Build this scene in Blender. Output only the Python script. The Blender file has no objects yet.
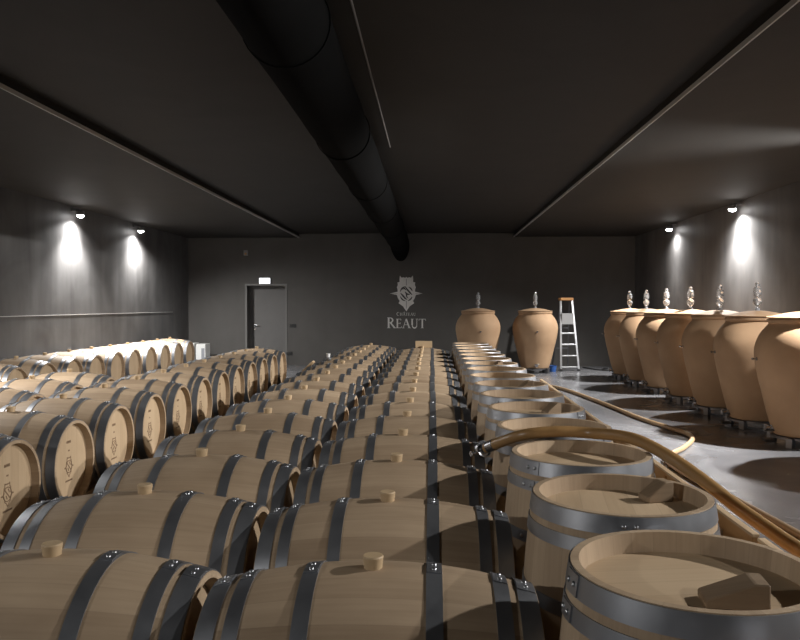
import bpy, bmesh, math, random
from mathutils import Vector, Matrix
random.seed(7)
PI = math.pi
S = bpy.context.scene
COL = S.collection

# ------------------------------------------------------------------ camera
cam_d = bpy.data.cameras.new('camera')
cam = bpy.data.objects.new('camera', cam_d); COL.objects.link(cam)
cam.location = (0, 0, 1.56)
cam.rotation_euler = (math.radians(90 - 1.14), 0, math.radians(2.43))
cam_d.sensor_width = 36.0
cam_d.lens = 36.0 * 754 / 800
cam_d.clip_start = 0.05
S.camera = cam
# ------------------------------------------------------------------ world / exposure
w = bpy.data.worlds.new('world'); S.world = w; w.use_nodes = True
w.node_tree.nodes['Background'].inputs[0].default_value = (0.0, 0.0, 0.0, 1)
w.node_tree.nodes['Background'].inputs[1].default_value = 0.0
S.view_settings.view_transform = 'Standard'
S.view_settings.look = 'None'
S.view_settings.gamma = 1.0
S.view_settings.use_curve_mapping = False
S.view_settings.exposure = 0.0

# lamps along the two long walls: (x, y, z, wash power, flood power)
LZ = 3.16
LAMPS = [   # x, y, z, wash power, flood power, flood tilt towards the room, flood cone, flood turn towards the back wall, label
    (-6.18, 13.05, 3.14, 330, 900, 16, 120, 0, 'white wall lamp high on the left wall, nearer of the two'),
    (-6.18, 15.80, 3.14, 330, 560, 20, 142, 30, 'white wall lamp high on the left wall, nearer the back wall'),
    (4.99, 12.80, 3.16, 450, 900, 24, 128, 0, 'white wall lamp high on the right wall, the nearer and brighter one'),
    (4.99, 16.15, 3.16, 200, 800, 36, 110, 0, 'white wall lamp high on the right wall, the smaller one towards the back'),
    (4.99, 7.85, 3.22, 850, 2200, 63, 84, 12, 'wall lamp on the right wall just beyond the right edge of the photo'),
    (-6.18, 6.60, 3.14, 700, 650, 28, 112, 0, 'wall lamp on the left wall just beyond the left edge of the photo'),
    (4.99, 3.30, 3.22, 200, 900, 62, 88, -8, 'wall lamp on the right wall between the photographer and the nearest jar'),
    (4.99, -.60, 3.22, 200, 270, 62, 84, 15, 'wall lamp on the right wall behind the photographer'),
    (-6.18, -.60, 3.14, 200, 430, 62, 90, 20, 'wall lamp on the left wall level with the photographer'),
]

# ------------------------------------------------------------------ materials
def mat(name):
    m = bpy.data.materials.new(name); m.use_nodes = True
    nt = m.node_tree
    return m, nt, nt.nodes['Principled BSDF']
def N(nt, t, **kw):
    n = nt.nodes.new(t)
    for k, v in kw.items(): setattr(n, k, v)
    return n
def L(nt, a, b): nt.links.new(a, b)
def math_n(nt, op, a, b=None):
    n = N(nt, 'ShaderNodeMath', operation=op)
    for i, v in enumerate((a, b)):
        if v is None: continue
        if isinstance(v, (int, float)): n.inputs[i].default_value = v
        else: L(nt, v, n.inputs[i])
    return n.outputs[0]
def plain(name, col, rough=.5, metal=0.0, emit=None, es=0, noise=0.0, scale=8.0):
    m, nt, b = mat(name)
    b.inputs['Roughness'].default_value = rough
    b.inputs['Metallic'].default_value = metal
    tc = N(nt, 'ShaderNodeTexCoord'); nz = N(nt, 'ShaderNodeTexNoise')
    nz.inputs['Scale'].default_value = scale; nz.inputs['Detail'].default_value = 4
    L(nt, tc.outputs['Object'], nz.inputs['Vector'])
    mx = N(nt, 'ShaderNodeMix', data_type='RGBA')
    mx.inputs['A'].default_value = tuple(c * (1 - noise) for c in col) + (1,)
    mx.inputs['B'].default_value = tuple(min(1, c * (1 + noise)) for c in col) + (1,)
    L(nt, nz.outputs['Fac'], mx.inputs['Factor'])
    L(nt, mx.outputs['Result'], b.inputs['Base Color'])
    if emit:
        b.inputs['Emission Color'].default_value = (*emit, 1)
        b.inputs['Emission Strength'].default_value = es
    return m

def oak(name, light, dark, board, rough=.62, seam=.25, objvar=.12):
    """staved oak: UV u runs along the grain in metres, v across it"""
    m, nt, b = mat(name)
    uv = N(nt, 'ShaderNodeUVMap'); sx = N(nt, 'ShaderNodeSeparateXYZ')
    L(nt, uv.outputs[0], sx.inputs[0])
    oi = N(nt, 'ShaderNodeObjectInfo')
    vb = math_n(nt, 'DIVIDE', sx.outputs[1], board)
    idx = math_n(nt, 'FLOOR', vb)
    fr = math_n(nt, 'FRACT', vb)
    wn = N(nt, 'ShaderNodeTexWhiteNoise', noise_dimensions='2D')
    cb = N(nt, 'ShaderNodeCombineXYZ'); L(nt, idx, cb.inputs[0])
    L(nt, math_n(nt, 'MULTIPLY', oi.outputs['Random'], 57.3), cb.inputs[1])
    L(nt, cb.outputs[0], wn.inputs['Vector'])
    # grain
    cg = N(nt, 'ShaderNodeCombineXYZ')
    L(nt, math_n(nt, 'MULTIPLY', sx.outputs[0], 2.5), cg.inputs[0])
    L(nt, math_n(nt, 'MULTIPLY', sx.outputs[1], 45.0), cg.inputs[1])
    L(nt, math_n(nt, 'ADD', math_n(nt, 'MULTIPLY', oi.outputs['Random'], 91.0), math_n(nt, 'MULTIPLY', wn.outputs['Value'], 20.0)), cg.inputs[2])
    g = N(nt, 'ShaderNodeTexNoise'); g.inputs['Scale'].default_value = 1.6; g.inputs['Detail'].default_value = 5
    L(nt, cg.outputs[0], g.inputs['Vector'])
    # blotches
    cl = N(nt, 'ShaderNodeCombineXYZ')
    L(nt, sx.outputs[0], cl.inputs[0]); L(nt, math_n(nt, 'MULTIPLY', sx.outputs[1], 1.7), cl.inputs[1])
    L(nt, math_n(nt, 'MULTIPLY', oi.outputs['Random'], 33.0), cl.inputs[2])
    bl = N(nt, 'ShaderNodeTexNoise'); bl.inputs['Scale'].default_value = 4.0; bl.inputs['Detail'].default_value = 3
    L(nt, cl.outputs[0], bl.inputs['Vector'])
    f = math_n(nt, 'ADD', math_n(nt, 'MULTIPLY', wn.outputs['Value'], .30),
               math_n(nt, 'ADD', math_n(nt, 'MULTIPLY', g.outputs['Fac'], .45), math_n(nt, 'MULTIPLY', bl.outputs['Fac'], .50)))
    f = math_n(nt, 'ADD', f, math_n(nt, 'MULTIPLY', math_n(nt, 'SUBTRACT', oi.outputs['Random'], .5), objvar * 2))
    mr = N(nt, 'ShaderNodeMapRange'); mr.inputs['From Min'].default_value = .32; mr.inputs['From Max'].default_value = .92
    L(nt, f, mr.inputs['Value'])
    mx = N(nt, 'ShaderNodeMix', data_type='RGBA')
    mx.inputs['A'].default_value = (*light, 1); mx.inputs['B'].default_value = (*dark, 1)
    L(nt, mr.outputs[0], mx.inputs['Factor'])
    # seam between boards
    e = math_n(nt, 'MINIMUM', fr, math_n(nt, 'SUBTRACT', 1.0, fr))
    es = N(nt, 'ShaderNodeMapRange'); es.inputs['From Min'].default_value = 0.0; es.inputs['From Max'].default_value = .03
    es.inputs['To Min'].default_value = 1 - seam; es.inputs['To Max'].default_value = 1.0
    L(nt, e, es.inputs['Value'])
    mm = N(nt, 'ShaderNodeMix', data_type='RGBA', blend_type='MULTIPLY'); mm.inputs['Factor'].default_value = 1
    L(nt, mx.outputs['Result'], mm.inputs['A'])
    L(nt, es.outputs[0], mm.inputs['B'])
    L(nt, mm.outputs['Result'], b.inputs['Base Color'])
    b.inputs['Roughness'].default_value = rough
    b.inputs['Specular IOR Level'].default_value = .3
    return m

def wall_mat(name, a, c, streak, rough=.55):
    m, nt, b = mat(name)
    tc = N(nt, 'ShaderNodeTexCoord'); mp = N(nt, 'ShaderNodeMapping')
    mp.inputs['Scale'].default_value = (1.6, 1.6, .22)
    L(nt, tc.outputs['Object'], mp.inputs['Vector'])
    n1 = N(nt, 'ShaderNodeTexNoise'); n1.inputs['Scale'].default_value = 1.5; n1.inputs['Detail'].default_value = 6; n1.inputs['Distortion'].default_value = .6
    L(nt, mp.outputs[0], n1.inputs['Vector'])
    n2 = N(nt, 'ShaderNodeTexNoise'); n2.inputs['Scale'].default_value = 1.1; n2.inputs['Detail'].default_value = 8; n2.inputs['Distortion'].default_value = 1.5
    L(nt, tc.outputs['Object'], n2.inputs['Vector'])
    f = math_n(nt, 'ADD', math_n(nt, 'MULTIPLY', n1.outputs['Fac'], streak), math_n(nt, 'MULTIPLY', n2.outputs['Fac'], 1 - streak))
    mr = N(nt, 'ShaderNodeMapRange'); mr.inputs['From Min'].default_value = .3; mr.inputs['From Max'].default_value = .7
    L(nt, f, mr.inputs['Value'])
    mx = N(nt, 'ShaderNodeMix', data_type='RGBA')
    mx.inputs['A'].default_value = (*a, 1); mx.inputs['B'].default_value = (*c, 1)
    L(nt, mr.outputs[0], mx.inputs['Factor'])
    L(nt, mx.outputs['Result'], b.inputs['Base Color'])
    b.inputs['Roughness'].default_value = rough
    b.inputs['Specular IOR Level'].default_value = .35
    bp = N(nt, 'ShaderNodeBump'); bp.inputs['Strength'].default_value = .08; bp.inputs['Distance'].default_value = .02
    L(nt, n2.outputs['Fac'], bp.inputs['Height']); L(nt, bp.outputs[0], b.inputs['Normal'])
    return m

def floor_mat():
    m, nt, b = mat('polished_concrete')
    tc = N(nt, 'ShaderNodeTexCoord')
    n1 = N(nt, 'ShaderNodeTexNoise'); n1.inputs['Scale'].default_value = 1.3; n1.inputs['Detail'].default_value = 8; n1.inputs['Distortion'].default_value = .8
    n2 = N(nt, 'ShaderNodeTexNoise'); n2.inputs['Scale'].default_value = 60; n2.inputs['Detail'].default_value = 2
    L(nt, tc.outputs['Object'], n1.inputs['Vector']); L(nt, tc.outputs['Object'], n2.inputs['Vector'])
    f = math_n(nt, 'ADD', math_n(nt, 'MULTIPLY', n1.outputs['Fac'], .8), math_n(nt, 'MULTIPLY', n2.outputs['Fac'], .2))
    mr = N(nt, 'ShaderNodeMapRange'); mr.inputs['From Min'].default_value = .3; mr.inputs['From Max'].default_value = .7
    L(nt, f, mr.inputs['Value'])
    mx = N(nt, 'ShaderNodeMix', data_type='RGBA')
    mx.inputs['A'].default_value = (.125, .125, .132, 1); mx.inputs['B'].default_value = (.20, .20, .21, 1)
    L(nt, mr.outputs[0], mx.inputs['Factor']); L(nt, mx.outputs['Result'], b.inputs['Base Color'])
    rr = N(nt, 'ShaderNodeMapRange'); rr.inputs['To Min'].default_value = .16; rr.inputs['To Max'].default_value = .34
    L(nt, n1.outputs['Fac'], rr.inputs['Value']); L(nt, rr.outputs[0], b.inputs['Roughness'])
    b.inputs['Specular IOR Level'].default_value = .45
    return m

def steel_mat(name, lo, hi, r0, r1, metal=.9):
    m, nt, b = mat(name)
    tc = N(nt, 'ShaderNodeTexCoord')
    n1 = N(nt, 'ShaderNodeTexNoise'); n1.inputs['Scale'].default_value = 9; n1.inputs['Detail'].default_value = 5
    L(nt, tc.outputs['Object'], n1.inputs['Vector'])
    mx = N(nt, 'ShaderNodeMix', data_type='RGBA')
    mx.inputs['A'].default_value = (*lo, 1); mx.inputs['B'].default_value = (*hi, 1)
    L(nt, n1.outputs['Fac'], mx.inputs['Factor']); L(nt, mx.outputs['Result'], b.inputs['Base Color'])
    rr = N(nt, 'ShaderNodeMapRange'); rr.inputs['To Min'].default_value = r0; rr.inputs['To Max'].default_value = r1
    L(nt, n1.outputs['Fac'], rr.inputs['Value']); L(nt, rr.outputs[0], b.inputs['Roughness'])
    b.inputs['Metallic'].default_value = metal
    return m

def clay_mat():
    m, nt, b = mat('terracotta')
    tc = N(nt, 'ShaderNodeTexCoord'); oi = N(nt, 'ShaderNodeObjectInfo')
    ad = N(nt, 'ShaderNodeVectorMath', operation='ADD')
    L(nt, tc.outputs['Object'], ad.inputs[0]); L(nt, oi.outputs['Random'], ad.inputs[1])
    n1 = N(nt, 'ShaderNodeTexNoise'); n1.inputs['Scale'].default_value = 2.5; n1.inputs['Detail'].default_value = 7
    n2 = N(nt, 'ShaderNodeTexNoise'); n2.inputs['Scale'].default_value = 90; n2.inputs['Detail'].default_value = 2
    L(nt, ad.outputs[0], n1.inputs['Vector']); L(nt, ad.outputs[0], n2.inputs['Vector'])
    mr = N(nt, 'ShaderNodeMapRange'); mr.inputs['From Min'].default_value = .3; mr.inputs['From Max'].default_value = .7
    L(nt, n1.outputs['Fac'], mr.inputs['Value'])
    mx = N(nt, 'ShaderNodeMix', data_type='RGBA')
    mx.inputs['A'].default_value = (.38, .242, .142, 1); mx.inputs['B'].default_value = (.46, .305, .185, 1)
    L(nt, mr.outputs[0], mx.inputs['Factor']); L(nt, mx.outputs['Result'], b.inputs['Base Color'])
    b.inputs['Roughness'].default_value = .75; b.inputs['Specular IOR Level'].default_value = .25
    bp = N(nt, 'ShaderNodeBump'); bp.inputs['Strength'].default_value = .15; bp.inputs['Distance'].default_value = .004
    L(nt, n2.outputs['Fac'], bp.inputs['Height']); L(nt, bp.outputs[0], b.inputs['Normal'])
    return m

M_STAVE = oak('oak_staves', (.47, .35, .233), (.30, .212, .134), .075, seam=.13)
M_HEAD = oak('oak_head', (.53, .395, .255), (.42, .30, .183), .082, seam=.14, objvar=.08)
M_BUNG = plain('bung_wood', (.50, .36, .21), .6, noise=.12, scale=30)
M_HOOP = steel_mat('galvanised_hoop', (.27, .28, .30), (.40, .41, .435), .32, .52)
M_RIVET = steel_mat('rivet_steel', (.40, .41, .43), (.5, .51, .53), .25, .4)
M_PRINT = plain('branded_mark', (.20, .125, .07), .7, noise=.3, scale=40)
M_CLAY = clay_mat()
M_STEEL = steel_mat('stainless', (.52, .53, .55), (.62, .63, .65), .18, .32, 1.0)
M_ALU = steel_mat('ladder_aluminium', (.72, .73, .75), (.82, .83, .85), .3, .45, .8)
M_DKSTEEL = steel_mat('stand_steel', (.12, .12, .13), (.18, .18, .19), .35, .5, .8)
M_BLACK = plain('black_rubber', (.02, .02, .02), .5)
M_WALL = wall_mat('dark_wall_paint', (.058, .055, .054), (.14, .137, .135), .6)
M_WALLB = wall_mat('dark_back_wall', (.085, .080, .075), (.105, .099, .093), .4)
M_CEIL = wall_mat('dark_ceiling', (.020, .0175, .015), (.027, .024, .021), .2, .7)
M_FLOOR = floor_mat()
M_TRIM = plain('pale_edge_profile', (.55, .54, .52), .45)
M_DOOR = plain('dark_door_paint', (.16, .155, .15), .45, noise=.06)
M_FRAME = plain('door_frame_paint', (.17, .165, .158), .45)
M_DUCT = plain('black_duct_fabric', (.006, .006, .006), 1.0, noise=.3, scale=3)
M_DUCT.node_tree.nodes['Principled BSDF'].inputs['Specular IOR Level'].default_value = .04
M_HOSE = plain('tan_hose_rubber', (.33, .19, .075), .33, noise=.12, scale=20)
M_HOSE2 = plain('tan_hose_matt', (.40, .27, .15), .4, noise=.12, scale=20)
M_PLY = oak('plywood_face', (.52, .29, .115), (.42, .225, .085), .5, seam=.4, objvar=.05)
M_PLANK = oak('pale_plank', (.60, .44, .27), (.50, .35, .2), .12, seam=.1)
M_CHOCK = oak('chock_wood', (.30, .215, .135), (.19, .13, .08), .05, seam=.1)
M_WHITE = plain('white_plastic', (.75, .75, .74), .45)
M_CARTON = plain('white_carton', (.72, .72, .70), .7, noise=.04)
M_GREYTAPE = plain('grey_tape', (.28, .29, .31), .5)
M_LOGO = plain('silver_paint', (.74, .725, .70), .5, noise=.15, scale=12)
M_LENS = plain('lamp_lens', (.9, .9, .9), .3, emit=(1.0, .98, .97), es=40)
M_LAMPBODY = plain('lamp_housing', (.25, .25, .26), .4, .6)
M_EXIT = plain('exit_sign_face', (.9, .92, .95), .3, emit=(.93, .96, 1.0), es=2.2)
M_GREEN = plain('exit_sign_green', (.55, .9, .7), .3, emit=(.72, .95, .82), es=1.6)
M_BLUE = plain('blue_plastic', (.03, .10, .33), .45)
M_ORANGE = plain('ladder_top_plastic', (.55, .27, .09), .5)
M_SWITCH = plain('dark_switch', (.03, .03, .03), .4)

def glass_mat():
    m, nt, b = mat('clear_glass')
    b.inputs['Base Color'].default_value = (.95, .96, .97, 1)
    b.inputs['Roughness'].default_value = .06
    b.inputs['Transmission Weight'].default_value = .82
    b.inputs['IOR'].default_value = 1.45
    return m
M_GLASS = glass_mat()

# ------------------------------------------------------------------ mesh helpers
def newbm():
    bm = bmesh.new(); bm.loops.layers.uv.new('UVMap'); return bm
def obj(name, bm, m, parent=None, smooth=True, loc=None):
    bmesh.ops.recalc_face_normals(bm, faces=bm.faces)
    me = bpy.data.meshes.new(name); bm.to_mesh(me); bm.free()
    me.materials.append(m)
    if smooth:
        for p in me.polygons: p.use_smooth = True
        me.set_sharp_from_angle(angle=math.radians(38))
    o = bpy.data.objects.new(name, me); COL.objects.link(o)
    if parent: o.parent = parent
    if loc: o.location = loc
    return o
def tag(o, label, cat, group=None):
    o['label'] = label; o['category'] = cat
    if group: o['group'] = group
    return o
def thing(name, label, cat, loc=(0, 0, 0), rz=0, group=None):
    o = bpy.data.objects.new(name, None); COL.objects.link(o)
    o.empty_display_size = .1
    o.location = loc; o.rotation_euler = (0, 0, rz)
    return tag(o, label, cat, group)
def struct(name, bm, m, parent=None, smooth=False):
    o = obj(name, bm, m, parent, smooth)
    if not parent: o['kind'] = 'structure'
    return o
def box(bm, x0, x1, y0, y1, z0, z1, bev=0.0, mtx=None):
    r = bmesh.ops.create_cube(bm, size=1)
    vs = r['verts']
    for v in vs:
        v.co = Vector(((x0 + x1) / 2 + v.co.x * (x1 - x0), (y0 + y1) / 2 + v.co.y * (y1 - y0), (z0 + z1) / 2 + v.co.z * (z1 - z0)))
    fs = list({f for v in vs for f in v.link_faces})
    uv = bm.loops.layers.uv.active
    dims = [x1 - x0, y1 - y0, z1 - z0]; la = dims.index(max(dims)); others = [i for i in range(3) if i != la]
    for f in fs:
        nrm = [abs(c) for c in f.normal]; k = nrm.index(max(nrm)) if max(nrm) > 0 else 0
        f.normal_update(); nrm = [abs(c) for c in f.normal]; k = nrm.index(max(nrm))
        for lp in f.loops:
            co = lp.vert.co
            oth = [i for i in others if i != k]
            lp[uv].uv = (co[la], co[oth[0]] if oth else co[others[0]])
    if bev > 0:
        es = list({e for f in fs for e in f.edges})
        rb = bmesh.ops.bevel(bm, geom=es, offset=bev, segments=2, affect='EDGES', profile=.5)
        vs = list({v for f in rb['faces'] for v in f.verts} | {v for v in vs if v.is_valid})
    if mtx is not None:
        bmesh.ops.transform(bm, matrix=mtx, verts=[v for v in vs if v.is_valid])
    return vs
def lathe(bm, prof, segs=32, axis='Z', closed=False, a0=0.0, a1=2 * PI, mtx=None, vscale=None):
    """prof: list of (r, t). full turn or an arc. UV: u along the profile, v around in metres"""
    uv = bm.loops.layers.uv.active
    full = abs(a1 - a0 - 2 * PI) < 1e-6
    n = segs if full else segs + 1
    rings = []
    rmax = max(p[0] for p in prof) if vscale is None else vscale
    acc = [0.0]
    for i in range(1, len(prof)): acc.append(acc[-1] + math.hypot(prof[i][0] - prof[i - 1][0], prof[i][1] - prof[i - 1][1]))
    for k in range(n):
        a = a0 + (a1 - a0) * k / segs
        c, s = math.cos(a), math.sin(a)
        ring = []
        for r, t in prof:
            if axis == 'Z': co = (r * c, r * s, t)
            else: co = (t, r * s, r * c)
            co = Vector(co)
            if mtx is not None: co = mtx @ co
            ring.append(bm.verts.new(co))
        rings.append(ring)
    m = len(prof)
    for k in range(segs):
        r0, r1 = rings[k], rings[(k + 1) % n]
        for j in range(m if closed else m - 1):
            j2 = (j + 1) % m
            try: f = bm.faces.new((r0[j], r0[j2], r1[j2], r1[j]))
            except ValueError: continue
            ua, ub = acc[j], acc[j2] if j2 > j else acc[j] + .01
            va, vb = rmax * (a1 - a0) * k / segs, rmax * (a1 - a0) * (k + 1) / segs
            for lp, q in zip(f.loops, ((ua, va), (ub, va), (ub, vb), (ua, vb))): lp[uv].uv = q
    if not full:
        for ring in (rings[0], rings[-1]):
            if closed:
                try: bm.faces.new(ring)
                except ValueError: pass
    bmesh.ops.remove_doubles(bm, verts=[v for r in rings for v in r], dist=1e-5)
def smooth_path(pts, per=10):
    P = [Vector(p) for p in pts]; out = []
    Q = [2 * P[0] - P[1]] + P + [2 * P[-1] - P[-2]]
    for i in range(1, len(Q) - 2):
        a, b, c, d = Q[i - 1:i + 3]
        for k in range(per):
            t = k / per
            out.append(.5 * ((2 * b) + (-a + c) * t + (2 * a - 5 * b + 4 * c - d) * t * t + (-a + 3 * b - 3 * c + d) * t ** 3))
    out.append(P[-1]); return out
def tube(bm, path, r, segs=12, cap=True, ripple=0.0):
    path = [Vector(p) for p in path]; rings = []
    up = Vector((0, 0, 1))
    for i, p in enumerate(path):
        t = (path[min(i + 1, len(path) - 1)] - path[max(i - 1, 0)]).normalized()
        u = t.cross(up)
        if u.length < 1e-3: u = t.cross(Vector((1, 0, 0)))
        u.normalize(); v = u.cross(t)
        rr = r * (1 + (ripple if i % 2 else 0))
        rings.append([bm.verts.new(p + (u * math.cos(2 * PI * k / segs) + v * math.sin(2 * PI * k / segs)) * rr) for k in range(segs)])
    for a, b in zip(rings, rings[1:]):
        for k in range(segs): bm.faces.new((a[k], a[(k + 1) % segs], b[(k + 1) % segs], b[k]))
    if cap:
        bm.faces.new(rings[0]); bm.faces.new(rings[-1])
def prism(bm, pts, d0, d1, plane='XZ'):
    """extrude a 2D outline; plane XZ -> depth along Y, YZ -> depth along X, XY -> depth along Z"""
    def P3(p, d): return {'XZ': (p[0], d, p[1]), 'YZ': (d, p[0], p[1]), 'XY': (p[0], p[1], d)}[plane]
    a = [bm.verts.new(P3(p, d0)) for p in pts]; b = [bm.verts.new(P3(p, d1)) for p in pts]
    n = len(pts)
    bm.faces.new(a); bm.faces.new(b)
    for i in range(n): bm.faces.new((a[i], a[(i + 1) % n], b[(i + 1) % n], b[i]))
def copy_tree(o, parent=None, depth=0):
    c = o.copy(); COL.objects.link(c)
    if parent: c.parent = parent
    for ch in list(CH.get(o.name, [])): copy_tree(ch, c, depth + 1)
    return c
CH = {}
def index_children(root):
    CH[root.name] = list(root.children)
    for c in root.children: index_children(c)
def ordinal(n):
    return ['first', 'second', 'third', 'fourth', 'fifth', 'sixth', 'seventh', 'eighth', 'ninth', 'tenth', 'eleventh', 'twelfth',
            'thirteenth', 'fourteenth', 'fifteenth', 'sixteenth', 'seventeenth', 'eighteenth', 'nineteenth'][n]

# ------------------------------------------------------------------ room
XL, XR, YB, YF = -6.34, 5.15, 19.4, -3.0
ZS, ZC = 3.30, 3.40            # side soffits, raised centre
SL, SR = -3.44, 2.09           # soffit edges
def slab(name, m, *a, **k):
    bm = newbm(); box(bm, *a); return struct(name, bm, m)
slab('floor', M_FLOOR, XL - .2, XR + .2, YF - .2, YB + .6, -.2, 0)
slab('wall_left', M_WALL, XL - .2, XL, YF, YB, 0, 3.6)
slab('wall_right', M_WALL, XR, XR + .2, YF, YB, 0, 3.6)
slab('wall_front', M_WALL, XL - .2, XR + .2, YF - .2, YF, 0, 3.6)
# back wall with the door opening cut out
DX0, DX1, DZ = -4.80, -3.80, 2.06
bm = newbm()
box(bm, XL - .2, DX0, YB, YB + .5, 0, 3.6); box(bm, DX1, XR + .2, YB, YB + .5, 0, 3.6); box(bm, DX0, DX1, YB, YB + .5, DZ, 3.6)
struct('wall_back', bm, M_WALLB)
bm = newbm()
box(bm, SL, SR, YF, YB, ZC, ZC + .2)
box(bm, XL, SL, YF, YB, ZS, ZC + .2)
box(bm, SR, XR, YF, YB, ZS, ZC + .2)
struct('ceiling', bm, M_CEIL)
bm = newbm(); box(bm, SL, SL + .012, YF, YB - .02, ZS - .012, ZS + .026); struct('trim_1', bm, M_TRIM)
bm = newbm(); box(bm, SR - .012, SR, YF, YB - .02, ZS - .012, ZS + .026); struct('trim_2', bm, M_TRIM)
bm = newbm(); box(bm, XL, XL + .006, YF, YB - 1.2, 1.385, 1.393); struct('trim_3', bm, M_TRIM)
# door
bm = newbm(); box(bm, DX0 + .05, DX1 - .05, YB + .30, YB + .35, 0.005, DZ - .05, .004)
door = struct('door_1', bm, M_DOOR, smooth=False)
bm = newbm()
for a in ((DX0 - .05, DX0 + .0), (DX1, DX1 + .05)): box(bm, a[0], a[1], YB - .015, YB, 0, DZ + .05)
box(bm, DX0, DX1, YB - .015, YB, DZ, DZ + .05)
box(bm, DX0, DX0 + .05, YB + .28, YB + .36, 0, DZ); box(bm, DX1 - .05, DX1, YB + .28, YB + .36, 0, DZ); box(bm, DX0 + .05, DX1 - .05, YB + .28, YB + .36, DZ - .05, DZ)
obj('door_frame', bm, M_FRAME, door, False)
bm = newbm()
lathe(bm, [(.001, 0), (.024, 0), (.024, .012), (.001, .012)], 16, mtx=Matrix.Translation((DX0 + .13, YB + .30, 1.03)) @ Matrix.Rotation(PI / 2, 4, 'X'))
tube(bm, smooth_path([(DX0 + .13, YB + .29, 1.03), (DX0 + .13, YB + .245, 1.03), (DX0 + .16, YB + .235, 1.03), (DX0 + .26, YB + .235, 1.03)], 5), .011, 10)
lathe(bm, [(.001, 0), (.02, 0), (.02, .01), (.001, .01)], 16, mtx=Matrix.Translation((DX0 + .13, YB + .30, .93)) @ Matrix.Rotation(PI / 2, 4, 'X'))
obj('door_handle', bm, M_STEEL, door)
bm = newbm(); box(bm, DX0 - .05, DX1 + .05, YB + .36, YB + .40, 0, DZ + .03); obj('door_backing', bm, M_BLACK, door, False)

# ------------------------------------------------------------------ barrels
HL = .45
HLS = .472      # the upright ones stand a little taller
def prof_r(x, rb, re, hl=HL): return rb - (rb - re) * (x / hl) ** 2
def barrel_meshes(rb, re, mtx, HL=HL, rc=.048):
    """meshes of one barrel, axis along X through `mtx`; angle 0 of the lathe is up (+Z)"""
    parts = []
    xs = [-HL + 2 * HL * i / 20 for i in range(21)]
    prof = [(re - .030, -HL + rc + .03), (re - .020, -HL)] + [(prof_r(x, rb, re, HL), x) for x in xs] + [(re - .020, HL), (re - .030, HL - rc - .03)]
    bm = newbm(); lathe(bm, prof, 56, 'X', mtx=mtx, vscale=.32); parts.append(('staves', bm, M_STAVE, None))
    uvn = 0
    for s in (-1, 1):
        bm = newbm(); uv = bm.loops.layers.uv.active
        R = re - .0255
        for xx in (s * (HL - rc), s * (HL - rc - .022)):
            vs = [bm.verts.new(mtx @ Vector((xx, R * math.sin(2 * PI * k / 48), R * math.cos(2 * PI * k / 48)))) for k in range(48)]
            f = bm.faces.new(vs)
            for k, lp in enumerate(f.loops):
                q = (R * math.cos(2 * PI * k / 48), R * math.sin(2 * PI * k / 48))
                lp[uv].uv = (q[0], q[1] + .041)
        parts.append(('head', bm, M_HEAD, None))
    e_ = HL - .45
    hoops = [(-.4475 - e_, -.394 - e_), (-.372 - e_, -.330 - e_), (-.192, -.148), (.148, .192), (.330 + e_, .372 + e_), (.394 + e_, .4475 + e_)]
    for i, (a, b) in enumerate(hoops):
        ra, rbb = prof_r(a, rb, re, HL), prof_r(b, rb, re, HL)
        bm = newbm()
        pr = [(ra + .0004, a), (ra + .004, a), (rbb + .004, b), (rbb + .0004, b)]
        lathe(bm, pr, 56, 'X', closed=True, mtx=mtx)
        c = .05 + .03 * math.sin(i * 2.1)
        pl = [(ra + .003, a + .002), (ra + .0075, a + .002), (rbb + .0075, b - .002), (rbb + .003, b - .002)]
        lathe(bm, pl, 4, 'X', closed=True, a0=c - .13, a1=c + .10, mtx=mtx)
        rv = []
        for q in (-.07, .05):
            br = newbm()
            xm = (a + b) / 2; rr = (ra + rbb) / 2 + .0070
            an = c + q
            p = mtx @ Vector((xm, rr * math.sin(an), rr * math.cos(an)))
            nrm = (mtx.to_3x3() @ Vector((0, math.sin(an), math.cos(an)))).normalized()
            T = Matrix.Translation(p) @ nrm.to_track_quat('Z', 'Y').to_matrix().to_4x4()
            lathe(br, [(.0075, 0), (.0068, .0030), (.0040, .0052), (.0001, .006)], 10, mtx=T)
            rv.append(br)
        parts.append(('hoop', bm, M_HOOP, rv))
    return parts
def bung_mesh(mtx, rb):
    bm = newbm()
    lathe(bm, [(.0005, rb - .02), (.025, rb - .02), (.026, rb + .004), (.0295, rb + .030), (.027, rb + .034), (.0005, rb + .034)], 20, mtx=mtx)
    return bm
def star_crest(scale):
    """crest outline in 2D, about 1.0 tall at scale 1, centre 0,0"""
    h = [(0, .48), (.035, .45), (.09, .47), (.14, .455), (.195, .52), (.205, .40), (.20, .33), (.265, .315), (.255, .24), (.285, .17), (.26, .10), (.26, .04),
         (.49, -.02), (.285, -.06), (.25, -.16), (.20, -.24), (.235, -.31), (.17, -.35), (.10, -.40), (.0, -.55)]
    pts = h + [(-x, y) for x, y in reversed(h[1:-1])]
    return [(x * scale, y * scale) for x, y in pts]
RB, RE = .345, .286
RBS, RES = .320, .284
T_LIE = Matrix.Translation((0, 0, RB))
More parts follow.
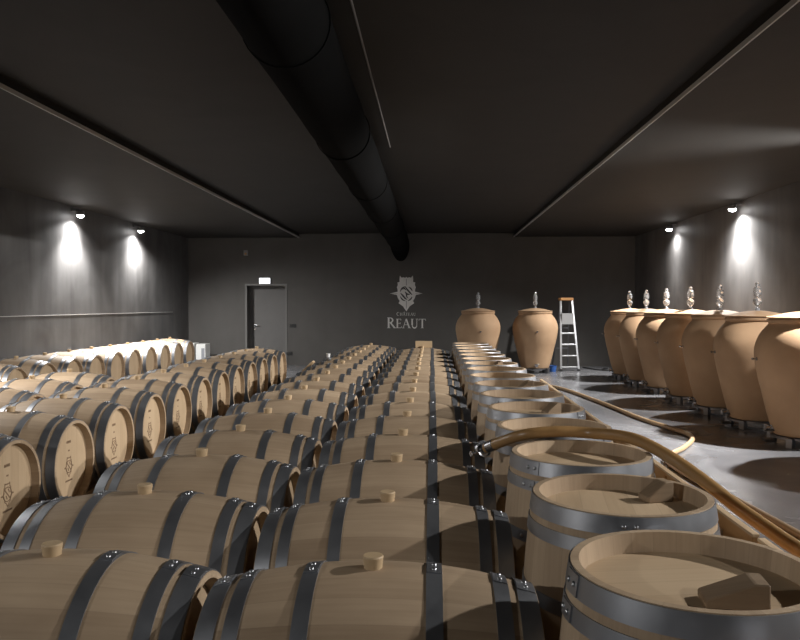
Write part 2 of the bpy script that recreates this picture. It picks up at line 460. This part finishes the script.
# standing: barrel axis X -> Z, lathe angle 0 (up) turned to face the camera side (-Y)
T_STAND = Matrix.Translation((0, 0, HLS)) @ Matrix(((0, -1, 0, 0), (0, 0, -1, 0), (1, 0, 0, 0), (0, 0, 0, 1)))
def make_barrel(name, standing=False, printed=False, rivets=True):
    root = thing(name, '', 'barrel')
    mtx = T_STAND if standing else T_LIE
    rb, re = (RBS, RES) if standing else (RB, RE)
    nh = 0
    for nm, bm, m, rv in barrel_meshes(rb, re, mtx, HLS if standing else HL, .052 if standing else .048):
        o = obj(nm, bm, m, root, smooth=(nm != 'head'))
        if nm == 'head':
            nh += 1
            if printed and nh == 2: hd = o
        if rv:
            for b in rv:
                if rivets: obj('rivet', b, M_RIVET, o)
                else: b.free()
    if not standing:
        o = obj('bung', bung_mesh(T_LIE, rb), M_BUNG, root); o['label'] = 'pale wooden bung stopper'
    if printed:
        d0, d1 = HL - .0480, HL - .0468
        bm = newbm()
        cz = RB - .03
        def put(pts, oy, oz): prism(bm, [(x + oy, y + oz) for x, y in pts], d0, d1, 'YZ')
        ring = [(.042 * math.cos(t), .042 * math.sin(t)) for t in [2 * PI * k / 16 for k in range(16)]]
        c = star_crest(.13)
        for i in range(0, len(c)):            # crest drawn as an outline
            p, q = Vector(c[i]), Vector(c[(i + 1) % len(c)])
            t = (q - p); L_ = max(t.length, 1e-4); n = Vector((-t.y, t.x)) / L_ * .0028
            put([p - n, q - n, q + n, p + n], 0, cz)
        for i in range(16):
            p, q = Vector(ring[i]), Vector(ring[(i + 1) % 16]); t = q - p; n = Vector((-t.y, t.x)) / t.length * .003
            put([p - n, q - n, q + n, p + n], 0, cz)
        put([(-.03, .026), (.024, -.03), (.03, -.024), (-.024, .032)], 0, cz)
        put([(-.018, -.01), (-.006, -.03), (.0, -.026), (-.012, -.004)], 0, cz)
        put([(.004, .03), (.018, .006), (.024, .012), (.010, .034)], 0, cz)
        o = obj('branded_crest', bm, M_PRINT, hd, False); o['label'] = 'small dark crest branded on the barrel head'
        # short lines of small marks under and over the crest
        bm = newbm()
        for k in range(7): put([(-.05 + k * .0145, -.1), (-.040 + k * .0145, -.1), (-.040 + k * .0145, -.088), (-.05 + k * .0145, -.088)], 0, cz)
        put([(-.05, -.0965), (.045, -.0965), (.045, -.0935), (-.05, -.0935)], 0, cz)
        obj('branded_line', bm, M_PRINT, hd, False); bm = newbm()
        put([(-.03, .1675), (.028, .1675), (.028, .1705), (-.03, .1705)], 0, cz)
        for k in range(5): put([(-.03 + k * .0125, .16), (-.022 + k * .0125, .16), (-.022 + k * .0125, .178), (-.03 + k * .0125, .178)], 0, cz)
        obj('branded_line', bm, M_PRINT, hd, False); bm = newbm()
        put([(-.008, .105), (.012, .105), (.012, .115), (-.008, .115)], 0, cz)
        obj('branded_dash', bm, M_PRINT, hd, False)
    index_children(root)
    return root
LYZ = .14
protos = {
    'near': make_barrel('wine_barrel'), 'far': make_barrel('wine_barrel', rivets=False),
    'pnear': make_barrel('wine_barrel', printed=True), 'pfar': make_barrel('wine_barrel', printed=True, rivets=False),
    'snear': make_barrel('wine_barrel', standing=True), 'sfar': make_barrel('wine_barrel', standing=True, rivets=False)}
used = set()
def put_barrel(kind, loc, rz, label, group):
    o = protos[kind]
    if kind in used: o = copy_tree(o)
    used.add(kind)
    o.location = loc; o.rotation_euler = (0, 0, rz)
    o['label'] = label; o['category'] = 'barrel'; o['group'] = group
    return o
def row(n, x0, y0, pitch, dx, kinds, words, group, ends=None):
    ys = []
    for i in range(n):
        y = y0 + pitch * i
        near = y < 7.5
        k = kinds[0] if near else kinds[1]
        lab = words % ('nearest' if i == 0 else 'farthest' if i == n - 1 else ordinal(i))
        put_barrel(k, (x0 + dx * (y - y0) + random.uniform(-.004, .004), y + random.uniform(-.005, .005), LYZ),
                   math.radians(random.uniform(-.5, .5)), lab, group)
        ys.append(y)
    return ys
row(16, -.162, 2.085, .715, .0, ('near', 'far'), '%s lying oak barrel in the row beside the upright barrels', 'lying barrels beside the upright row')
row(17, -1.112, 2.150, .725, .0, ('near', 'far'), '%s lying oak barrel in the second row left of the upright barrels', 'lying barrels of the middle row')
row(12, -2.875, 4.285, .752, -.008, ('pnear', 'pfar'), '%s lying oak barrel in the row with branded heads facing the aisle', 'lying barrels with branded heads')
row(3, -3.945, 6.50, .775, .0, ('near', 'far'), '%s pale lying barrel of the short row behind the branded heads', 'short row of lying barrels')
row(11, -5.675, 8.55, .755, .0, ('far', 'far'), '%s brightly lit lying barrel in the row along the left wall', 'lying barrels along the left wall')
A_X, A_Y0, A_P = .622, 1.80, .693
NA = 17
for i in range(-1, NA - 1):
    y = A_Y0 + A_P * i
    n = i + 1
    put_barrel('snear' if y < 7 else 'sfar', (A_X + random.uniform(-.004, .004), y, 0), math.radians({0: -82, 1: -8, 2: -50}.get(i, random.uniform(-60, 60))),
               '%s upright oak barrel in the row beside the plywood board' % ('nearest, mostly cut off' if n == 0 else 'farthest' if n == NA - 1 else ordinal(n)), 'upright barrels')

# low racks the lying barrels rest on: two rails on feet
def rack(x, y0, y1, label, rz=0):
    t = thing('barrel_rack', label, 'rack', (x, (y0 + y1) / 2, 0), rz)
    L2 = (y1 - y0) / 2
    for s in (-1, 1):
        r = RB - (RB - RE) * (.205 / HL) ** 2 + .004
        zt = LYZ + RB - r
        bm = newbm(); box(bm, s * .25 - .04, s * .25 + .04, -L2, L2, zt - .10, zt, .004); obj('rail', bm, M_CHOCK, t, False)
    bm = newbm(); k = -L2 + .2
    n = max(2, int(L2 * 2 / 1.5)); 
    for i in range(n):
        yy = -L2 + .15 + (2 * L2 - .3) * i / (n - 1)
        bm = newbm(); box(bm, -.36, .36, yy - .04, yy + .04, 0, .1405 + RB - r - .14 + (LYZ - .10) - .0005 if False else zt - .10, .003); obj('foot', bm, M_CHOCK, t, False)
rack(-.150, 1.75, 13.1, 'low wooden rails under the lying row beside the upright barrels')
rack(-1.112, 1.8, 14.05, 'low wooden rails under the middle lying row')
rack(-2.909, 4.0, 12.9, 'low wooden rails under the row with branded heads', .008)
rack(-3.945, 6.2, 8.35, 'low wooden rails under the short row of pale barrels')
rack(-5.675, 8.25, 16.4, 'low wooden rails under the row along the left wall')

# ------------------------------------------------------------------ wooden chocks on the upright barrels
def chock(x, y, rz, label, wd=.11, ht=.075, ln=.17):
    bm = newbm(); uv = bm.loops.layers.uv.active
    prism(bm, [(-ln / 2, 0), (ln / 2, 0), (ln / 2, ht), (ln / 2 - .03, ht), (-ln / 2, .018)], -wd / 2, wd / 2, 'XZ')
    for f in bm.faces:
        for lp in f.loops: lp[uv].uv = (lp.vert.co.x, lp.vert.co.y + lp.vert.co.z)
    bmesh.ops.bevel(bm, geom=list(bm.edges), offset=.003, segments=1, affect='EDGES')
    o = obj('wooden_chock', bm, M_CHOCK, None, False, (x, y, 2 * HLS - .052 + .0005)); o.rotation_euler = (0, 0, rz)
    tag(o, label, 'wedge', 'chocks on the upright barrels')
chock(.672, 1.70, -.12, 'dark wooden wedge on the second upright barrel from the camera', .08, .06, .135)
chock(.765, 2.60, .30, 'dark wooden wedge on the third upright barrel from the camera', .065, .068, .095)
chock(.73, 4.64, .5, 'small brown wedge on the sixth upright barrel, just beyond the arched hose', .07, .07, .10)
chock(.74, A_Y0 + A_P * 6 + .04, .4, 'small brown wedge on the eighth upright barrel', .07, .07, .10)
chock(.70, A_Y0 + A_P * 9 + .06, .45, 'tiny brown wedge on the eleventh upright barrel, far down the row', .07, .07, .10)

# ------------------------------------------------------------------ plywood boards along the upright barrels
def board(y0, y1, label, z1=.842, xa=1.0, xb=1.04, seams=()):
    """xa, xb: x of the board at its near and far end"""
    h = (y1 - y0) / 2; ym = (y0 + y1) / 2
    t = thing('plywood_board', label, 'board', ((xa + xb) / 2, ym, 0), -math.atan2(xb - xa, y1 - y0), 'plywood boards beside the upright barrels')
    bm = newbm(); box(bm, -.010, .010, -h, h, 0, z1, .002); obj('panel', bm, M_PLY, t, False)
    bm = newbm(); box(bm, -.011, .013, -h, h, z1, z1 + .010, .002); obj('top_edge', bm, M_PLANK, t, False)
    for s in seams:
        bm = newbm(); box(bm, -.016, -.010, s - .012 - ym, s + .012 - ym, .05, z1 - .01); obj('batten', bm, M_PLY, t, False)
    for q in (-h + .3, h - .3):
        bm = newbm(); prism(bm, [(.010, 0), (.25, 0), (.010, .40)], q - .02, q + .02, 'XZ'); obj('brace', bm, M_PLANK, t, False)
    return t
bo = board(2.36, 7.25, 'long plywood board standing on edge beside the upright barrels', seams=(2.72, 3.25, 4.4, 5.6))
bm = newbm(); box(bm, -.075, -.010, 2.60 - 4.805, 2.68 - 4.805, .765, .795, .002); o = obj('cleat', bm, M_PLANK, bo, False)
board(.75, 2.325, 'near plywood board standing on edge at the right edge of the photo', xa=.992, xb=1.0)

# ------------------------------------------------------------------ hoses
hz = .865 + .012
pts = [(.265, 3.68, .862), (.31, 3.62, .895), (.42, 3.50, .958), (.56, 3.47, .980), (.716, 3.44, .980), (.85, 3.26, .990), (.950, 3.12, .952), (1.040, 2.98, .890), (1.115, 2.78, .822), (1.15, 2.5, .792), (1.17, 2.2, .77), (1.22, 1.6, .62), (1.36, 1.0, .25), (1.6, .55, .045), (1.95, .3, .027)]
t = thing('wine_hose', 'thick tan hose arching over the upright barrels with a steel coupling', 'hose', (0, 0, 0))
bm = newbm(); tube(bm, smooth_path(pts, 22), .0255, 16, ripple=.012); obj('tube', bm, M_HOSE, t)
d = (Vector(pts[0]) - Vector(pts[1])).normalized()
T = Matrix.Translation(Vector(pts[0])) @ d.to_track_quat('Z', 'Y').to_matrix().to_4x4()
bm = newbm()
lathe(bm, [(.0265, -.07), (.0285, -.068), (.0285, -.02), (.024, -.015), (.024, .015), (.036, .02), (.036, .03), (.024, .034), (.024, .05), (.020, .05), (.020, 0)], 24, mtx=T)
obj('coupling', bm, M_STEEL, t)['label'] = 'steel hose coupling'
bm = newbm()
lathe(bm, [(.037, .014), (.043, .016), (.043, .034), (.037, .036)], 24, closed=True, mtx=T)
tube(bm, [T @ Vector((.04, -.012, .025)), T @ Vector((.075, -.012, .025))], .006, 8)
lathe(bm, [(.001, 0), (.013, 0), (.013, .02), (.001, .02)], 10, mtx=T @ Matrix.Translation((.062, -.012, .025)) @ Matrix.Rotation(PI / 2, 4, 'Y'))
obj('clamp', bm, M_STEEL, t)['label'] = 'steel clamp ring with wing nut'
fp = [(1.35, 15.2), (1.9, 14.7), (2.36, 13.99), (2.65, 11.99), (2.815, 10.31), (3.01, 9.27), (3.0, 8.80), (2.72, 8.22), (2.46, 7.83), (2.31, 7.47), (2.31, 6.8), (2.37, 6.18), (2.415, 5.6), (2.448, 5.1), (2.5, 4.3), (2.56, 3.2), (2.6, 2.0)]
bm = newbm(); tube(bm, smooth_path([(x, y, .0285) for x, y in fp], 14), .0275, 12)
tag(obj('floor_hose', bm, M_HOSE2), 'tan hose snaking across the grey concrete floor', 'hose')

# ------------------------------------------------------------------ clay jars
def make_jar():
    r = thing('clay_amphora', '', 'jar')
    pr = [(.001, .0), (.29, .0), (.315, .012), (.335, .06), (.362, .16), (.392, .28), (.425, .42), (.455, .555), (.4585, .565), (.463, .578), (.487, .70), (.505, .80), (.516, .88), (.520, .95),
          (.516, 1.01), (.502, 1.07), (.475, 1.14), (.440, 1.20), (.405, 1.245), (.383, 1.272), (.372, 1.292), (.376, 1.302), (.389, 1.305), (.392, 1.312), (.392, 1.332), (.386, 1.338), (.33, 1.338), (.32, 1.30)]
    bm = newbm(); lathe(bm, pr, 56); obj('body', bm, M_CLAY, r)
    bm = newbm(); lathe(bm, [(.001, 1.3385), (.370, 1.3385), (.370, 1.350), (.395, 1.351), (.398, 1.355), (.398, 1.366), (.380, 1.371), (.345, 1.374), (.28, 1.392), (.20, 1.412), (.10, 1.428), (.03, 1.432), (.001, 1.432)], 48)
    lid = obj('lid', bm, M_CLAY, r)
    bm = newbm(); lathe(bm, [(.001, 1.425), (.034, 1.425), (.030, 1.462), (.001, 1.462)], 16); obj('stopper', bm, M_GREYTAPE, lid)
    bm = newbm(); b = 1.455
    lathe(bm, [(.001, b), (.016, b), (.018, b + .025), (.034, b + .045), (.052, b + .075), (.056, b + .10), (.050, b + .128), (.030, b + .150), (.026, b + .160), (.044, b + .170), (.050, b + .182), (.050, b + .235), (.045, b + .250),
                (.047, b + .262), (.046, b + .278), (.034, b + .29), (.020, b + .30), (.022, b + .312), (.030, b + .325), (.026, b + .343), (.012, b + .352), (.001, b + .354)], 24)
    obj('airlock', bm, M_GLASS, lid)['label'] = 'clear blown-glass airlock'
    Tm = Matrix.Translation((0, -.513, .88)) @ Matrix.Rotation(PI / 2, 4, 'X')
    bm = newbm(); lathe(bm, [(.001, -.02), (.020, -.02), (.020, .012), (.011, .014), (.011, .045), (.014, .046), (.014, .06), (.001, .06)], 14, mtx=Tm)
    obj('sampling_tap', bm, M_STEEL, r)['label'] = 'small steel sampling tap'
    Tm = Matrix.Translation((0, -.345, .075)) @ Matrix.Rotation(PI / 2, 4, 'X')
    bm = newbm(); lathe(bm, [(.001, -.03), (.038, -.03), (.038, .012), (.022, .014), (.022, .07), (.034, .072), (.034, .085), (.001, .085)], 16, mtx=Tm)
    box(bm, -.055, .055, -.42, -.40, .105, .118, .003); tube(bm, [(0, -.41, .08), (0, -.41, .115)], .008, 8)
    obj('drain_valve', bm, M_STEEL, r)['label'] = 'steel drain valve'
    index_children(r); return r
def make_stand():
    r = thing('jar_stand', '', 'stand')
    bm = newbm(); lathe(bm, [(.24, .080), (.345, .080), (.345, .105), (.24, .105)], 40, closed=True); obj('ring', bm, M_DKSTEEL, r)
    for k in range(4):
        a = PI / 4 + k * PI / 2; c, s = math.cos(a), math.sin(a)
        Tm = Matrix.Rotation(a, 4, 'Z')
        bm = newbm(); box(bm, .31, .40, -.035, .035, .0, .105, .004, Tm); obj('leg', bm, M_DKSTEEL, r, False)
    bm = newbm(); box(bm, -.05, .05, -.44, -.33, .03, .06, .003); obj('bracket', bm, M_DKSTEEL, r, False)
    index_children(r); return r
jar0, st0 = make_jar(), make_stand()
spots = []
for i in range(8):
    spots.append((4.165, 16.1 - 1.25 * i, -PI / 2 + random.uniform(-.06, .06)))
spots += [(1.07, 17.6, .05), (2.39, 17.6, -.04)]
NW = ['first', 'second', 'third', 'fourth', 'fifth', 'sixth', 'seventh']
for i, (x, y, rz) in enumerate(spots):
    j = jar0 if i == 0 else copy_tree(jar0)
    s = st0 if i == 0 else copy_tree(st0)
    j.scale = (1, 1, .966); j.location = (x, y, .1055); s.location = (x, y, 0); j.rotation_euler = s.rotation_euler = (0, 0, rz)
    if i < 8:
        wd = 'just outside the right photo edge' if i == 7 else 'nearest in view, cut by the photo edge' if i == 6 else ('farthest back' if i == 0 else '%s from the back wall' % NW[i])
        j['label'] = 'clay jar in the right wall row, ' + wd
        s['label'] = 'dark stand of the right wall jar row, ' + wd
        j['group'] = 'clay jars along the right wall'; s['group'] = 'stands under the right wall jars'
    else:
        wd = 'behind the far end of the upright barrels' if i == 8 else 'beside the stepladder'
        j['label'] = 'clay jar before the back wall, ' + wd
        s['label'] = 'dark stand of the back wall jar ' + wd
        j['group'] = 'clay jars before the back wall'; s['group'] = 'stands under the back wall jars'

# ------------------------------------------------------------------ wall lamps
def lamp(x, y, z, wash, flood, tilt, cone, turn, label):
    s = 1 if x < 0 else -1
    wx = XL if x < 0 else XR
    t = thing('wall_lamp', label, 'lamp', (x, y, z), 0, 'lamps along the side walls')
    bm = newbm(); lathe(bm, [(.001, .075), (.055, .075), (.07, .06), (.07, 0), (.062, -.006), (.062, .01), (.001, .01)], 24); obj('housing', bm, M_LAMPBODY, t)
    bm = newbm(); lathe(bm, [(.060, .008), (.060, -.012), (.050, -.030), (.03, -.042), (.001, -.047)], 24); obj('lens', bm, M_LENS, t)
    bm = newbm(); box(bm, min(wx - x, 0), max(wx - x, 0), -.02, .02, .072, .10); obj('bracket', bm, M_LAMPBODY, t, False)
    def spot(nm, P, ang, blend, tilt, dz, turn=0):
        ld = bpy.data.lights.new(nm, 'SPOT'); ld.energy = P; ld.spot_size = math.radians(ang); ld.spot_blend = blend
        ld.shadow_soft_size = .045; ld.color = (1.0, .985, .965)
        lo = bpy.data.objects.new(nm, ld); COL.objects.link(lo); lo.parent = t
        lo.location = (0, 0, dz); lo.rotation_euler = (0, -s * math.radians(tilt), s * math.radians(turn))
    if wash: spot('downlight_beam', wash, 156, 1.0, 0, -.06)
    if flood: spot('flood_beam', flood, cone, .7, tilt, -.10, turn)
for a in LAMPS: lamp(*a)

# ------------------------------------------------------------------ ventilation duct and ceiling conduit
t = thing('ventilation_duct', 'thick round black ventilation duct hanging under the ceiling', 'duct', (-.795, 0, 3.09))
bm = newbm()
R = .239; rings = []
path = [(0, y, 0) for y in [YF + .02 + k * .45 for k in range(48)] if y < 18.3]
n0 = len(path)
uvx = 0
sg = 28
for i, p in enumerate(path + [(0, 18.55, -.03), (0, 18.8, -.09), (0, 19.0, -.17), (0, 19.12, -.26)]):
    rr = R * (1 + (.012 if i % 4 == 0 else -.004)) if i < n0 else R * (1, .97, .86, .66)[i - n0]
    rings.append([bm.verts.new((p[0] + rr * math.cos(2 * PI * k / sg), p[1] - (.0 if i < n0 else .25 * math.sin(2 * PI * k / sg) * rr), p[2] + rr * math.sin(2 * PI * k / sg))) for k in range(sg)])
for a, b in zip(rings, rings[1:]):
    for k in range(sg): bm.faces.new((a[k], a[(k + 1) % sg], b[(k + 1) % sg], b[k]))
bm.faces.new(rings[0]); bm.faces.new(rings[-1])
obj('duct_tube', bm, M_DUCT, t)
for yy in [1.5 + 2.6 * k for k in range(7)]:
    bm = newbm(); lathe(bm, [(R + .004, -.02), (R + .010, -.02), (R + .010, .02), (R + .004, .02)], 32, closed=True, mtx=Matrix.Translation((0, yy, 0)) @ Matrix.Rotation(PI / 2, 4, 'X'))
    tube(bm, [(0, yy, R), (0, yy, ZC - 3.09 + .002)], .006, 6)
    obj('hanger_band', bm, M_DUCT, t)
bm = newbm(); tube(bm, [(-.487, YF + .02, ZC - .012), (-.487, 8.75, ZC - .012)], .008, 8)
tag(obj('ceiling_conduit', bm, plain('conduit_grey', (.16, .15, .14), .4)), 'thin straight conduit along the ceiling right of the duct', 'conduit')

# ------------------------------------------------------------------ back wall: exit sign, sensor, switch, logo
t = thing('exit_sign', 'glowing white exit sign above the dark door', 'sign', (-4.325, YB, 2.185))
bm = newbm(); box(bm, -.155, .155, -.05, 0, -.085, .085, .02); obj('housing', bm, M_WHITE, t, False)
bm = newbm(); box(bm, -.14, .14, -.060, -.049, -.070, .070, .005); obj('lit_face', bm, M_EXIT, t, False)
t = thing('wall_sensor', 'small pale wall box high above the left of the door', 'sensor', (-4.82, YB, 2.91))
bm = newbm(); box(bm, -.055, .055, -.05, 0, -.07, .07, .01); obj('casing', bm, plain('sensor_casing', (.30, .29, .27), .5), t, False)
bm = newbm(); box(bm, -.025, .025, -.058, -.049, -.05, .0, .004); obj('indicator', bm, plain('amber', (.6, .25, .07), .4), t, False)
for x, z, lab in ((-3.60, 1.02, 'black double light switch right of the dark door'), (-3.70, .30, 'black socket low on the wall right of the door')):
    t = thing('wall_switch', lab, 'switch', (x, YB, z))
    bm = newbm(); box(bm, -.085, .085, -.012, 0, -.045, .045, .004); obj('plate', bm, M_SWITCH, t, False)
    for q in (-.04, .04):
        bm = newbm(); box(bm, q - .03, q + .03, -.018, -.011, -.033, .033, .003); obj('rocker', bm, M_SWITCH, t, False)
logo = thing('wall_lettering', 'silver crest with winery lettering painted on the dark back wall', 'sign', (-.66, YB, 1.87))
def stroke(bm, a, b, wd, d0=-.006, d1=-.0005):
    a, b = Vector(a), Vector(b); t_ = b - a; n = Vector((-t_.y, t_.x)) / max(t_.length, 1e-5) * wd / 2
    prism(bm, [a - n, b - n, b + n, a + n], d0, d1, 'XZ')
def poly(bm, pts, wds, d0=-.006, d1=-.0005):
    n = len(pts); L_, R_ = [], []
    for i, p in enumerate(pts):
        t_ = Vector(pts[min(i + 1, n - 1)]) - Vector(pts[max(i - 1, 0)]); m_ = Vector((-t_.y, t_.x)) / t_.length
        L_.append(Vector(p) + m_ * wds[i] / 2); R_.append(Vector(p) - m_ * wds[i] / 2)
    for i in range(n - 1): prism(bm, [L_[i], L_[i + 1], R_[i + 1], R_[i]], d0, d1, 'XZ')
bm = newbm(); prism(bm, star_crest(.86), -.005, -.0005, 'XZ'); obj('crest', bm, M_LOGO, logo, False)
# dark engraved device on the crest: broken ring, diagonal bar and bird-like strokes
bm = newbm()
for a0, a1 in ((95, 165), (20, 70), (200, 262), (285, 335)):
    pp = [(.165 * math.cos(math.radians(a)), -.02 + .185 * math.sin(math.radians(a))) for a in [a0 + (a1 - a0) * k / 8 for k in range(9)]]
    poly(bm, pp, [.012 + .022 * math.sin(PI * k / 8) for k in range(9)], -.008, -.0052)
poly(bm, [(-.03, .16), (.03, .08), (.10, .0), (.15, -.05)], [.02, .04, .04, .015], -.0084, -.0052)
poly(bm, [(-.15, .0), (-.09, -.07), (-.02, -.15), (.02, -.17)], [.015, .045, .04, .01], -.0084, -.0052)
poly(bm, [(-.11, .09), (-.05, .12), (.0, .07)], [.01, .045, .012], -.0084, -.0052)
poly(bm, [(-.03, .03), (.01, -.03), (.09, -.04)], [.02, .05, .02], -.0084, -.0052)
poly(bm, [(.0, -.03), (.01, -.1), (.05, -.14)], [.03, .03, .01], -.0084, -.0052)
stroke(bm, (0, .36), (0, .19), .010, -.008, -.0052); stroke(bm, (0, -.21), (0, -.40), .010, -.008, -.0052)
for s in (-1, 1): stroke(bm, (s * .23, -.02), (s * .40, -.02), .008, -.008, -.0052)
obj('crest_engraving', bm, plain('engraving_dark', (.055, .052, .05), .6), logo, False)
# serif capitals
def letter(ch, x, z, h, k=1.0, bold=1.0):
    bm = newbm(); W = .16 * h * bold; T_ = .055 * h * bold; sf = .05 * h * bold
    def V(px, a=0, b=1, wd=W): stroke(bm, (x + px * h, z + a * h), (x + px * h, z + b * h), wd)
    def Hh(p0, p1, pz, wd=sf): stroke(bm, (x + p0 * h, z + pz * h), (x + p1 * h, z + pz * h), wd)
    def D(p, q, wd): stroke(bm, (x + p[0] * h, z + p[1] * h), (x + q[0] * h, z + q[1] * h), wd)
    def A(cx, cz, rx, rz, d0, d1, wd):
        pp = [(x + (cx + rx * math.cos(math.radians(d0 + (d1 - d0) * i / 10))) * h, z + (cz + rz * math.sin(math.radians(d0 + (d1 - d0) * i / 10))) * h) for i in range(11)]
        poly(bm, pp, [T_ + (wd - T_) * math.sin(PI * i / 10) for i in range(11)])
    if ch == 'R':
        V(.16); Hh(.02, .32, .025); Hh(.02, .3, .975); A(.24, .74, .30, .23, 90, -90, W * .9); D((.34, .50), (.72, .02), W * .9); Hh(.62, .86, .025)
        wd = .84
    elif ch == 'E':
        V(.16); Hh(.02, .58, .03, T_); Hh(.02, .54, .97, T_); Hh(.16, .46, .52, T_); D((.56, .03), (.6, .18), T_); D((.53, .97), (.54, .82), T_); D((.46, .42), (.46, .62), T_)
        wd = .68
    elif ch == 'A':
        D((.08, .02), (.40, 1.0), T_ * 1.1); D((.40, 1.0), (.74, .02), W); Hh(.19, .58, .36, T_); Hh(-.02, .22, .025); Hh(.58, .90, .025)
        wd = .86
    elif ch == 'U':
        V(.16, .32, 1); V(.66, .32, 1, T_ * 1.2); A(.41, .34, .25, .33, 180, 360, W * .8); Hh(.02, .32, .975); Hh(.54, .8, .975)
        wd = .86
    elif ch == 'T':
        V(.36); Hh(.0, .72, .965, T_); D((.01, .97), (.0, .80), T_); D((.71, .97), (.72, .80), T_); Hh(.22, .5, .025)
        wd = .76
    elif ch == 'C':
        A(.46, .5, .40, .48, 50, 310, W); D((.74, .88), (.75, .70), T_); wd = .84
    elif ch == 'H':
        V(.16); V(.70); Hh(.16, .7, .52, T_); Hh(.02, .3, .025); Hh(.02, .3, .975); Hh(.56, .84, .025); Hh(.56, .84, .975); wd = .92
    obj('letter', bm, M_LOGO, logo, False)
    return x + wd * h * k
x = -.500
x = letter('R', x, -.905, .275)
for c in 'EAUT': x = letter(c, x, -.905, .24, 1.03)
x = -.25
for c in 'CHATEAU': x = letter(c, x, -.585, .075 if c != 'C' else .09, 1.12, .9)
# circumflex on the small line
bm = newbm(); stroke(bm, (-.075, -.500), (-.055, -.487), .01); stroke(bm, (-.055, -.487), (-.035, -.500), .01); obj('letter', bm, M_LOGO, logo, False)

# ------------------------------------------------------------------ stepladder
t = thing('stepladder', 'silver aluminium stepladder with orange top by the back wall', 'ladder', (3.26, 17.95, 0), .12)
def bar(bm, a, b, wx, wy):
    a, b = Vector(a), Vector(b); dd = b - a
    T_ = Matrix.Translation((a + b) / 2) @ dd.to_track_quat('Z', 'Y').to_matrix().to_4x4()
    box(bm, -wx / 2, wx / 2, -wy / 2, wy / 2, -dd.length / 2, dd.length / 2, .002, T_)
FW, TW, Hh_ = .215, .135, 1.70
for s in (-1, 1):
    bm = newbm(); bar(bm, (s * FW, 0, .0), (s * TW, .33, Hh_), .045, .03); o = obj('front_rail', bm, M_ALU, t, False)
    bm = newbm(); box(bm, s * FW - .03, s * FW + .03, -.03, .03, 0, .05, .004); obj('rubber_foot', bm, M_BLACK, o, False)
    bm = newbm(); bar(bm, (s * (FW - .02), .82, .0), (s * (TW - .03), .42, Hh_ - .05), .025, .025); obj('rear_leg', bm, M_DKSTEEL, t, False)
for k in range(6):
    q = (.09 + k * .265) / Hh_
    if q > .93: continue
    hw = FW + (TW - FW) * q; yy = .33 * q
    bm = newbm(); box(bm, -hw, hw, yy - .01, yy + .075, q * Hh_ - .014, q * Hh_ + .014, .003)
    if k < 4: obj('step', bm, M_ALU, t, False)
    else: bm.free()
bm = newbm(); box(bm, -.145, .145, .20, .27, 1.12, 1.36, .004); box(bm, -.15, .15, .20, .42, 1.10, 1.125, .003); obj('platform', bm, plain('ladder_platform_grey', (.30, .30, .30), .5), t, False)
bm = newbm(); box(bm, -.160, .160, .25, .47, Hh_ - .03, Hh_ + .035, .012); obj('top_cap', bm, M_ORANGE, t, False)['label'] = 'orange top cap'
for k, zz in enumerate((.5, 1.0)):
    bm = newbm(); yy = .82 - .4 * zz / 1.67; hw = FW - .02 + (TW - FW - .01) * zz / 1.67
    box(bm, -hw, hw, yy - .01, yy + .01, zz - .015, zz + .015); obj('rear_brace', bm, M_DKSTEEL, t, False)

# ------------------------------------------------------------------ small things
def carton(x, y, w_, d_, h_, label, z=0):
    t = thing('carton', label, 'box', (x, y, z), 0, 'white cartons in the far left corner')
    bm = newbm(); box(bm, -w_ / 2, w_ / 2, -d_ / 2, d_ / 2, 0, h_, .006); obj('box_body', bm, M_CARTON, t, False)
    bm = newbm(); box(bm, w_ / 2 - .10, w_ / 2 - .02, -d_ / 2 - .002, -d_ / 2 + .01, h_ * .0 + .02, h_ - .10); obj('tape', bm, M_GREYTAPE, t, False)
carton(-6.06, 18.8, .24, .4, .60, 'white carton in the far left corner beside the wall row, left one')
carton(-5.78, 18.8, .24, .4, .58, 'white carton in the far left corner beside the wall row, right one')
bm = newbm(); lathe(bm, [(.001, 0), (.024, 0), (.030, .055), (.032, .057), (.027, .057), (.022, .006), (.001, .006)], 18)
o = obj('plastic_cup', bm, M_WHITE, None, True, (-1.50, 2.15 + .725 * 12, LYZ + RB + prof_r(.388, RB, RE) + .015)); tag(o, 'small white plastic cup on the left end of a far middle-row barrel', 'cup')
bm = newbm(); box(bm, -.143, .143, -.03, .03, 0, .115, .003)
o = obj('wooden_block', bm, M_PLANK, None, False, (-.14, 2.085 + .715 * 15 + .068, LYZ + 2 * RB - .0005)); tag(o, 'plain wooden block on the far end of the row beside the upright barrels', 'block')
t_ = Matrix.Translation((0, 0, 0))
bm = newbm(); bar(bm, (-2.42, 10.25, .02), (-1.61, 10.2, .79), .12, .03)
tag(obj('loose_plank', bm, M_PLANK, None, False), 'pale loose plank leaning in the aisle near the door end', 'plank')
bm = newbm(); bar(bm, (.52, 13.05, .94), (.66, 12.6, 1.0), .012, .012)
bm.free()
# blue tub and cable by the back wall
bm = newbm(); lathe(bm, [(.001, 0), (.075, 0), (.095, .14), (.102, .145), (.092, .145), (.072, .01), (.001, .01)], 20)
tag(obj('plastic_tub', bm, M_BLUE, None, True, (2.82, 17.75, 0)), 'small blue plastic tub between the clay jar and the stepladder', 'tub')
bm = newbm(); tube(bm, smooth_path([(3.75, 18.9, .014), (3.95, 18.2, .014), (4.4, 17.9, .014), (4.6, 18.3, .014), (4.3, 18.6, .014), (4.1, 18.2, .014), (4.5, 17.5, .014), (4.9, 17.3, .014)], 10), .014, 8)
tag(obj('black_cable', bm, M_BLACK), 'dark cable lying on the floor in the far right corner', 'cable')
